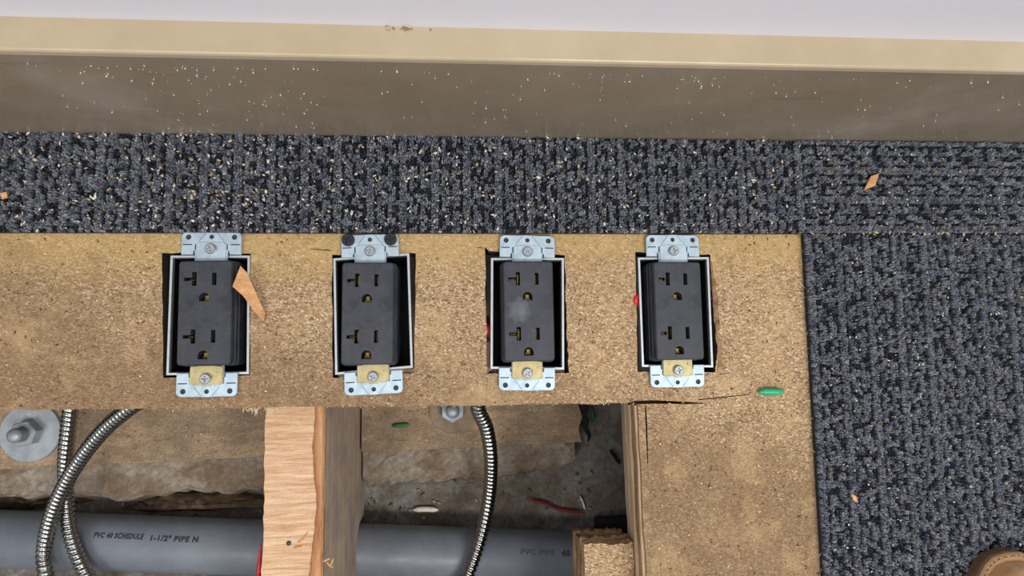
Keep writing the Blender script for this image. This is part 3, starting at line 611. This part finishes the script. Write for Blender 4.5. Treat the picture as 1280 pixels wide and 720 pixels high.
def outlet(i):
    (ut, ub) = SCREWS[i]; A = px(*ut, 0.004); B = px(*ub, 0.004); c = (A + B) / 2; d = A - B; rz = math.atan2(d.y, d.x) - math.pi / 2
    o = empty('power_outlet', (c.x, c.y, 0), rz); tag(o, LABELS[i], 'outlet', 'row of four black power outlets')
    inv = (Matrix.Translation((c.x, c.y, 0)) @ Matrix.Rotation(rz, 4, 'Z')).inverted()
    half = d.length / 2
    # steel box: four walls and a bottom
    R4 = [inv @ px(u, v, 0.0015) for u, v in RIMS[i]]; R2 = ccw([(p.x, p.y) for p in R4]); inn = inset(R2, 0.0014)
    bx = MB(); bx.plate(R2, [inn], -0.055, 0.0015); bx.prism(ccw(inset(R2, 0.0002)), -0.0565, -0.0551); b = bx.build('steel_box', 'box_steel', o); b['label'] = 'bright steel box rim'
    lin = MB(); l1 = inset(R2, 0.00145); l2 = inset(R2, 0.0020); lin.plate(l1, [l2], -0.0548, -0.0008); lin.prism(ccw(l2), -0.0549, -0.046); lin.build('box_shade', 'box_shade_dark', b)  # dark insert added as painted shade inside the steel box
    # receptacle
    f4 = [inv @ px(u, v, ZF) for u, v in FACES[i]]; fc = sum(f4, Vector()) / 4
    dx = (f4[1] + f4[2] - f4[0] - f4[3]); fr = math.atan2(dx.y, dx.x)
    fw, fh = 0.0336, 0.0668
    rec = MB(); S = lambda pts: [(x / 1000, y / 1000) for x, y in pts]; holes = []; cont = MB()
    for dy in (0, -36.8):
        holes.append(S([(-5.5, 26.2 + dy), (-8.4, 26.2 + dy), (-8.4, 22.6 + dy), (-13.4, 22.6 + dy), (-13.4, 20.4 + dy), (-8.4, 20.4 + dy), (-8.4, 17.2 + dy), (-5.5, 17.2 + dy)]))
        holes.append(S(rect(4.2, 7.0, 17.5 + dy, 25.6 + dy)))
        holes.append(S([(-3.2 - 0.6, 7.2 + dy), (3.2 - 0.6, 7.2 + dy)] + [(-0.6 + 3.2 * math.cos(t), 9.6 + dy + 3.2 * math.sin(t)) for t in np.linspace(0, math.pi, 9)]))
        cont.box(-.0072, -.0062, (18 + dy) / 1000, (25 + dy) / 1000, .0, ZF - .0052); cont.box(-.0125, -.0090, (21.0 + dy) / 1000, (21.9 + dy) / 1000, .0, ZF - .005)
        cont.box(.0050, .0058, (18 + dy) / 1000, (25 + dy) / 1000, .0, ZF - .007); cont.box(-.0026, .0014, (7.8 + dy) / 1000, (8.8 + dy) / 1000, .0, ZF - .0048); cont.box(-.0016, .0006, (8.8 + dy) / 1000, (11.2 + dy) / 1000, .0, ZF - .0045)
    rec.plate(rrect(0, 0, fw, fh, 0.0022), holes, 0.0005, ZF, 0.0007)
    face = rec.build('receptacle_face', 'scuffed' if i == 2 else 'black', o); face.location = (fc.x, fc.y, 0); face.rotation_euler = (0, (-0.045, -0.03, 0.0, 0.05)[i], fr)
    cont.build('contact', 'brass', face)
    MB().plate(rrect(0, 0, fw + 0.0024, fh + 0.0016, 0.0028), [], -0.026, 0.0004, 0.0006).build('receptacle_body', 'black', face)
    MB().plate(rrect(0, 0, fw + 0.0014, fh + 0.0008, 0.0026), [rrect(0, 0, fw - 0.0006, fh - 0.0006, 0.0022)], 0.0004, 0.0046, 0.0005).build('receptacle_shoulder', 'black', face)
    # zinc strap ends
    zs = 0.0022
    for sgn, nm in ((1, 'strap_end'), (-1, 'strap_end')):
        L, H = ear(sgn); m = MB(); m.plate(L, H, 0, 0.0013, 0.0003); s = m.build(nm, 'zinc', o); s.location = (0, sgn * half, zs)
        mm = MB(); mm.plate([(x / 1000, sgn * y / 1000) for x, y in ((-9.6, -8.4), (9.6, -8.4), (9.6, 3.0), (8.2, 4.6), (-8.2, 4.6), (-9.6, 3.0))], [circ(0, 0, 0.0021)], 0.0013, 0.0019, 0.0003)
        mm.build('raised_tab', 'zinc', s)
        for q in (-1, 1):
            sc = MB(); a_, b_ = Vector((q * 3.4, 11.0)), Vector((q * 8.0, 5.2)); n_ = (b_ - a_).orthogonal().normalized() * 0.16
            sc.prism(ccw([(p.x / 1000, sgn * p.y / 1000) for p in (a_ + n_, b_ + n_, b_ - n_, a_ - n_)]), 0.00125, 0.00134); sc.build('score_line', 'zinc_dark', s)
        dk = MB().prism(ccw([(x / 1000, sgn * y / 1000) for x, y in ((-18.2, 2.4), (18.2, 2.4), (18.2, 9.9), (-18.2, 9.9))]), -0.0004, -0.0001); dk.build('ear_hole_shade', 'ear_shade_dark', s)  # dark sheet added so the ear holes look shaded
    clip = MB(); clip.plate([(x / 1000, y / 1000) for x, y in ((-10.2, 7.6), (-10.4, -2.6), (-8.6, -3.8), (-3.4, -3.6), (-2.0, -4.6), (2.0, -4.6), (3.4, -3.6), (8.6, -3.8), (10.4, -2.6), (10.2, 7.6), (5, 8.4), (-5, 8.4))], [circ(0, 0, 0.0021), circ(-0.0066, 0.0046, 0.0007, 8), circ(0.0066, 0.0046, 0.0007, 8)], 0.0, 0.0009, 0.0003)
    k = clip.build('ground_clip', 'brass_clip', o); k.location = (0, -half, zs + 0.0019); k['label'] = 'brass-coloured grounding clip'
    screw(o, 0, half, zs + 0.0019, 0.0034, 'screw_steel', 'mounting_screw', 0.3 + i); screw(o, 0, -half, zs + 0.0029, 0.0034, 'screw_steel', 'mounting_screw', 1.1 * i)
    if i == 1:
        for u, v in ((435, 300), (488, 299)):
            p = inv @ px(u, v, 0.005); s = screw(o, p.x, p.y, zs + 0.0013, 0.0042, 'black_screw', 'drywall_screw', u * 0.1); s['label'] = 'dark cross-head screw'
    if i in (2, 3):
        P = [[(608, 425, -.02), (607.5, 418, -.006), (608.5, 411, -.004), (609, 404, -.012), (611, 396, -.03)], [(797, 384, -.02), (795, 380, -.003), (794.5, 375, 0.0), (796, 370, -.003), (798, 366, -.02)]][i - 2]
        w = MB().tube([inv @ p for p in spline([px(*q) for q in P], 0.001)], 0.0018, 10).build('wire', 'red_wire', o, True); w['label'] = 'red insulated wire end'
    return o
OUT = [outlet(i) for i in range(4)]

# ------------------------------------------------------------------ loose scraps
def curl(name, pts, z, h, mat, lab, cat, group=None, th=0.0009, axis=None):
    """a shaving: polygon strip pts (left list, right list) rising by h(t)"""
    Lf, Rt = pts; n = 14; vs = []; fs = []
    def along(P, t): 
        s = t * (len(P) - 1); i = min(int(s), len(P) - 2); f = s - i; return (P[i][0] * (1 - f) + P[i + 1][0] * f, P[i][1] * (1 - f) + P[i + 1][1] * f)
    base = px(*along(Lf, 0.5), z)
    for i in range(n):
        t = i / (n - 1); zz_ = z + h(t); a_ = px(*along(Lf, t), zz_) - base; b_ = px(*along(Rt, t), zz_) - base
        vs += [a_, b_, b_ - Vector((0, 0, th)), a_ - Vector((0, 0, th))]
    for i in range(n - 1):
        for k in range(4): q = (k + 1) % 4; fs.append((i * 4 + k, (i + 1) * 4 + k, (i + 1) * 4 + q, i * 4 + q))
    fs += [(0, 1, 2, 3), tuple((n - 1) * 4 + k for k in range(4))[::-1]]
    o = MB().add(vs, fs).build(name, mat); o.location = base; bm = bmesh.new(); bm.from_mesh(o.data); bmesh.ops.recalc_face_normals(bm, faces=bm.faces); bm.to_mesh(o.data); bm.free()
    return tag(o, lab, cat, group)
curl('wood_chip', ([(300.5, 332.5), (309, 341), (317, 360), (331.5, 391)], [(290.5, 358), (304, 370), (313, 383), (329.5, 402)]), 0.0016, lambda t: 0.0128 * (1 - t) ** 0.7 + 0.0006, 'chip_wood', 'curled brown wood chip leaning on the edge of an outlet', 'wood chip')
curl('wood_chip', ([(1089, 220), (1099, 217)], [(1080, 238), (1094, 232)]), 0.0066, lambda t: 0.0016 + 0.001 * t, 'chip_wood', 'small tan wood chip on the carpet along the baseboard', 'wood chip')
curl('wood_chip', ([(1064, 617), (1070, 620)], [(1067, 626), (1073, 628)]), 0.0066, lambda t: 0.001, 'chip_wood', 'tiny pale wood flake on the large carpet tile', 'wood chip')
curl('wood_chip', ([(0, 241), (8, 240)], [(2, 249), (9, 247)]), 0.0066, lambda t: 0.001, 'chip_wood', 'tiny orange wood flake on the ribbed carpet strip', 'wood chip')
def scrap(name, P, r, mat, lab, cat, flat=1.0):
    pts = resample(spline([px(*p) for p in P], 0.0008), 0.0012); c = pts[len(pts) // 2].copy(); N = len(pts)
    o = MB().tube([p - c for p in pts], lambda i, k: r * (min(1, 0.25 + 1.2 * math.sin(math.pi * (i + 0.3) / N))), 8).build(name, mat, None, True); o.location = c; return tag(o, lab, cat)
scrap('wire_insulation', [(948, 490.6, .0024), (956, 489.6, .0026), (966, 489.6, .0026), (981, 490, .0024)], 0.0024, 'green_wire', 'bright green scrap of wire insulation on the particleboard', 'wire scrap')
scrap('wire_insulation', [(490, 532.5, zA + .0016), (500, 531.5, zA + .0018), (512, 530.5, zA + .0016)], 0.0019, 'dark_green', 'dark green wire scrap lying on the sill plank', 'wire scrap')
scrap('wire_insulation', [(657, 624, ZS + .002), (680, 629, ZS + .002), (700, 637, ZS + .002), (730, 641, ZS + .002)], 0.0016, 'dark_red', 'thin dark red wire scrap lying on the slab', 'wire scrap')
scrap('wire_insulation', [(516, 637.5, ZS + .002), (532, 636.5, ZS + .002), (549, 637.5, ZS + .002)], 0.0028, 'white_wire', 'short white scrap lying on the slab by the pipe', 'wire scrap')
scrap('wire_insulation', [(738.5, 509, ZS + .002), (741, 517, ZS + .002), (743, 527, ZS + .002)], 0.0017, 'dark_green', 'dark green wire scrap on the slab beside the black painted shadow', 'wire scrap')
scrap('red_wire', [(326, 680, -.172), (325, 695, -.172), (323.5, 712, -.172), (322, 740, -.175), (322, 780, -.21)], 0.0022, 'red_wire', 'red wire running down beside the rough joist', 'wire')
scrap('black_sliver', [(762, 562, ZS + .0015), (768, 570, ZS + .0015), (775, 580, ZS + .0015)], 0.0019, 'shade_scrap_black', 'thin black sliver lying on the grey slab', 'scrap')
scrap('black_sliver', [(172, 627, ZS + .019), (178, 631, ZS + .0195), (186, 635, ZS + .018)], 0.0022, 'shade_scrap_black', 'thin black sliver lying on the heaped soil', 'scrap')
scrap('white_fibre', [(725, 620, ZS + .001), (729, 629, ZS + .001), (731, 637, ZS + .001)], 0.0011, 'white_wire', 'short whitish fibre beside the red wire scrap', 'fibre')
scrap('gap_shadow', [(729, 500, zA - .002), (732.5, 510, zA - .002), (730, 518, zA - .002), (733, 526, zA - .002), (732, 534, zA - .002), (736.5, 545, zA - .004), (735, 553, zA - .006)], 0.0024, 'shade_scrap_black', 'ragged black painted shadow along the end of the sill plank', 'gap shadow')  # black strip added as the shadow in the gap at the plank end

# sawdust and crumbs: too many to count
def crumbs(name, n, fn, smin, smax, pal, lab, seed):
    r = np.random.default_rng(seed); V = []; T = []; Cc = []
    for i in range(n):
        x, y, z = fn(r); s = r.uniform(smin, smax) ** 1.0; e = r.uniform(0.25, 0.6); a_ = r.uniform(0, 6.28); ca, sa = math.cos(a_), math.sin(a_); t = r.uniform(-0.25, 0.25)
        b = len(V); pts = [(-1, -e * .6), (0.2, -e), (1, e * .2), (-0.3, e)]
        for zz_ in (0, 1):
            for p, q in pts: V.append((x + s * (p * ca - q * sa), y + s * (p * sa + q * ca), z + zz_ * s * 0.3 + p * s * t + s * 0.25))
        T += [(b + 4, b + 5, b + 6), (b + 4, b + 6, b + 7), (b, b + 2, b + 1), (b, b + 3, b + 2)]
        for k in range(4): q = (k + 1) % 4; T += [(b + k, b + q, b + 4 + q), (b + k, b + 4 + q, b + 4 + k)]
        c = pal[r.integers(len(pal))]; Cc += [c] * 8
    o = np_mesh(name, np.array(V), np.array(T), 'dust', None, np.array(Cc)); return tag(o, lab, 'sawdust', kind='stuff')
CREAM = [rgb(204, 192, 170), rgb(220, 214, 200), rgb(186, 166, 138), rgb(206, 196, 178), rgb(170, 146, 120)]
def on_strip(r):
    while True:
        x = xe - 0.6 + 0.6 * r.random(); y = ye + (ywall(x) - ye) * r.random()
        d = 0.35 + 0.65 * max(math.exp(-((x + 0.15) / 0.10) ** 2), 0.5 * math.exp(-((x + 0.02) / 0.1) ** 2))
        if r.random() < d: return x, y, 0.0054 + 0.0012 * r.random()
crumbs('sawdust', 1000, on_strip, 0.0005, 0.0017, CREAM, 'pale sawdust specks scattered over the ribbed carpet strip', 5)
crumbs('sawdust', 260, lambda r: (xe + 0.006 + 0.35 * r.random(), ye + 0.003 + (ywall(xe) - ye - 0.006) * r.random(), 0.0056 + 0.001 * r.random()), 0.0005, 0.0013, CREAM, 'pale sawdust specks on the carpet piece with lengthwise ribs', 6)
crumbs('sawdust', 520, lambda r: (xe + 0.006 + 0.24 * r.random() ** 1.3, ye - 0.003 - 0.30 * r.random(), 0.0056 + 0.001 * r.random()), 0.0005, 0.0012, CREAM, 'pale sawdust specks scattered over the large carpet tile', 7)
crumbs('sawdust', 60, lambda r: (px(1005, 300, 0).x + 0.001 + 0.38 * r.random(), ye - 0.0008 + 0.0016 * r.random(), 0.0035 + 0.002 * r.random()), 0.001, 0.0026, [rgb(170, 150, 122), rgb(190, 172, 142)], 'tan dust line packed into the carpet seam', 17)
def on_board(r):
    while True:
        x = -0.3 + (xe + 0.3) * r.random(); y = -0.25 + (ye + 0.25) * r.random()
        if y < -0.062 and x < edge_x(y) + 0.003: continue
        if any(abs(x - q.location.x) < 0.034 and abs(y) < 0.055 for q in OUT): continue
        return x, y, 0.0
crumbs('sawdust', 1500, on_board, 0.0004, 0.0012, [rgb(222, 200, 164), rgb(198, 164, 120), rgb(150, 116, 80), rgb(182, 146, 104), rgb(112, 82, 56)], 'fine sawdust lying over the bare particleboard', 8)
def on_vinyl(r):
    while True:
        x = -0.3 + 0.75 * r.random(); h = BH - 0.012 - 0.1 * r.random() ** 2.2
        d = 0.25 + max(math.exp(-((x + 0.13) / 0.05) ** 2), 0.35 * math.exp(-((x - 0.1) / 0.15) ** 2)) - 0.1
        if r.random() < d: return x, ywall(x) - 0.0006, h
crumbs('dust_specks', 300, on_vinyl, 0.0002, 0.00075, [rgb(236, 236, 232), rgb(216, 214, 208)], 'white dust specks stuck to the brown baseboard face', 9)
crumbs('caulk_crumbs', 9, lambda r: (px(478 + 66 * r.random() ** 2, 30, BH).x, ywall(0) + BD - 0.0016, BH), 0.0005, 0.0017, [rgb(150, 120, 84), rgb(196, 172, 140)], 'brown crumbs on the ledge against the white wall', 10)
crumbs('pit_crumbs', 240, lambda r: (-0.36 + 0.46 * r.random(), yA(0) + 0.002 + 0.06 * r.random(), zA), 0.0005, 0.0018, [rgb(196, 160, 116), rgb(150, 116, 80), rgb(206, 180, 140)], 'sawdust and crumbs on the sill plank', 12)
crumbs('pit_crumbs', 160, lambda r: (-0.36 + 0.52 * r.random(), yA(0) - 0.03 - 0.06 * r.random(), ZS - 0.0005), 0.0008, 0.003, [rgb(120, 108, 92), rgb(90, 80, 70), rgb(160, 148, 130)], 'gravel crumbs on the slab in front of the mortar', 13)
# torn wood fibres along the sawn front edge and the cut-outs
fb = MB(); random.seed(31)
def fibre(p, d, L, r):
    p = Vector(p); d = Vector(d).normalized(); m = p + d * L * 0.5 + Vector((0, 0, random.uniform(-0.0006, 0.0008))); fb.tube([p, m, p + d * L + Vector((random.uniform(-.0006, .0006), 0, random.uniform(-0.001, 0.001)))], lambda i, k: r * (1, 0.8, 0.3)[i], 4)
for _ in range(80):
    x = random.uniform(-0.31, pr[0]); fibre((x, pl[1] + sl * (x - pl[0]) + 0.0005, random.uniform(-0.003, -0.0002)), (random.uniform(-1.2, 1.2), -1, random.uniform(-.3, .1)), random.uniform(0.0006, 0.0022), random.uniform(0.0002, 0.0004))
for _ in range(26):
    x = px(random.uniform(305, 345), 512, 0).x; fibre((x, pl[1] + sl * (x - pl[0]) + 0.0005, -0.001), (random.uniform(-1.6, 0.6), -1, -0.1), random.uniform(0.002, 0.0062), random.uniform(0.0003, 0.0006))
for _ in range(60):
    y = random.uniform(-0.22, ye - 0.004); fibre((px(1003, 300, 0).x + (y - ye) * -0.004, y, 0.001), (random.uniform(-1, 0.4), random.uniform(-1, 1), 0.3), random.uniform(0.002, 0.006), 0.00022)
fo = fb.build('wood_fibres', 'fibre', floor); fo['kind'] = 'stuff'

# ------------------------------------------------------------------ work boot standing on the carpet
bt_c = px(1312, 768, 0.03)
boot = empty('work_boot', (bt_c.x + 0.012, bt_c.y - 0.185, 0.0062), 0.12); tag(boot, 'tan leather work boot with a stitched welt on the carpet', 'boot')
def sole_outline(g=0.0, n=48):
    pts = []
    for k in range(n):
        t = 2 * math.pi * k / n; s = math.sin(t); c_ = math.cos(t)
        y = 0.145 * s + 0.075
        w = 0.041 + 0.008 * math.exp(-((y - 0.14) / 0.05) ** 2) - 0.007 * math.exp(-((y - 0.05) / 0.04) ** 2)
        pts.append((math.copysign(abs(c_) ** 0.72, c_) * (w + g), y + g * s))
    return pts
MB().plate(sole_outline(0.002), [], 0.0, 0.0075, 0.0015).build('outsole', 'boot_sole', boot)
MB().plate(sole_outline(0.0022), [], 0.0076, 0.0115, 0.0012).build('welt', 'boot_welt', boot)
st = MB(); so = sole_outline(-0.0004, 96)
for k in range(0, 96): 
    a_, b_ = Vector(so[k]), Vector(so[(k + 1) % 96]); p, q = a_.lerp(b_, 0.15), a_.lerp(b_, 0.75); st.tube([(p.x, p.y, 0.0216), ((p.x + q.x) / 2, (p.y + q.y) / 2, 0.0224), (q.x, q.y, 0.0216)], 0.0005, 5)
st.build('welt_stitching', 'stitch', boot)
up = MB(); vs = []; fs = []; n = 40; base = sole_outline(-0.0035, n)
def topz(y): 
    if y > 0.1: return 0.066 - 0.5 * max(0, y - 0.13) ** 1.0 * 0.35
    return 0.066 + 0.034 * min(1, (0.1 - y) / 0.07) 
levels = 9
for j in range(levels):
    f = j / (levels - 1); ph = f * math.pi / 2
    for (x, y) in base:
        zt = topz(y); k = math.cos(ph) ** 0.55 if j < levels - 1 else 0.12
        cy = 0.075; yy = cy + (y - cy) * (0.10 + 0.90 * (math.cos(ph) ** 0.42 if j < levels - 1 else 0.3)); vs.append((x * max(k, 0.1), yy, 0.0212 + (zt - 0.0212) * math.sin(ph)))
for j in range(levels - 1):
    for i in range(n): q = (i + 1) % n; fs.append((j * n + i, j * n + q, (j + 1) * n + q, (j + 1) * n + i))
fs.append(tuple((levels - 1) * n + i for i in range(n)))
up.add(vs, fs); up.build('upper', 'leather', boot, True)
sh = MB(); vs = []; fs = []
for j, (z, rx, ry, cy) in enumerate(((0.05, 0.036, 0.055, 0.005), (0.09, 0.037, 0.056, -0.006), (0.13, 0.042, 0.055, -0.012), (0.17, 0.048, 0.058, -0.014), (0.175, 0.048, 0.058, -0.014), (0.172, 0.043, 0.053, -0.014), (0.10, 0.033, 0.05, -0.008))):
    for i in range(32): t = 2 * math.pi * i / 32; vs.append((rx * math.cos(t), cy + ry * math.sin(t), z))
for j in range(6):
    for i in range(32): q = (i + 1) % 32; fs.append((j * 32 + i, j * 32 + q, (j + 1) * 32 + q, (j + 1) * 32 + i))
fs.append(tuple(6 * 32 + i for i in range(32))); sh.add(vs, fs); sh.build('shaft', 'leather', boot, True)
cap = MB(); L = []
for k in range(25):
    t = math.pi * (k / 24); x = 0.036 * math.cos(t); L.append((x, 0.150 + 0.004 * math.sin(t) , 0.0212 + 0.0455 * math.sin(t) ** 0.6))
cap.tube(L, 0.0011, 6).build('toe_cap_seam', 'stitch', boot)
for k in range(5):
    y = 0.045 + 0.017 * k; z = 0.100 - 0.0075 * k
    MB().tube(spline([(-0.02, y, z - 0.006), (-0.008, y + 0.006, z + 0.002), (0.008, y + 0.006, z + 0.002), (0.02, y, z - 0.006)], 0.003), 0.0018, 8).build('lace', 'boot_lace', boot, True)
for ch in boot.children:
    if ch.name.split('.')[0] not in ('outsole', 'welt'): ch.location.z = -0.0098
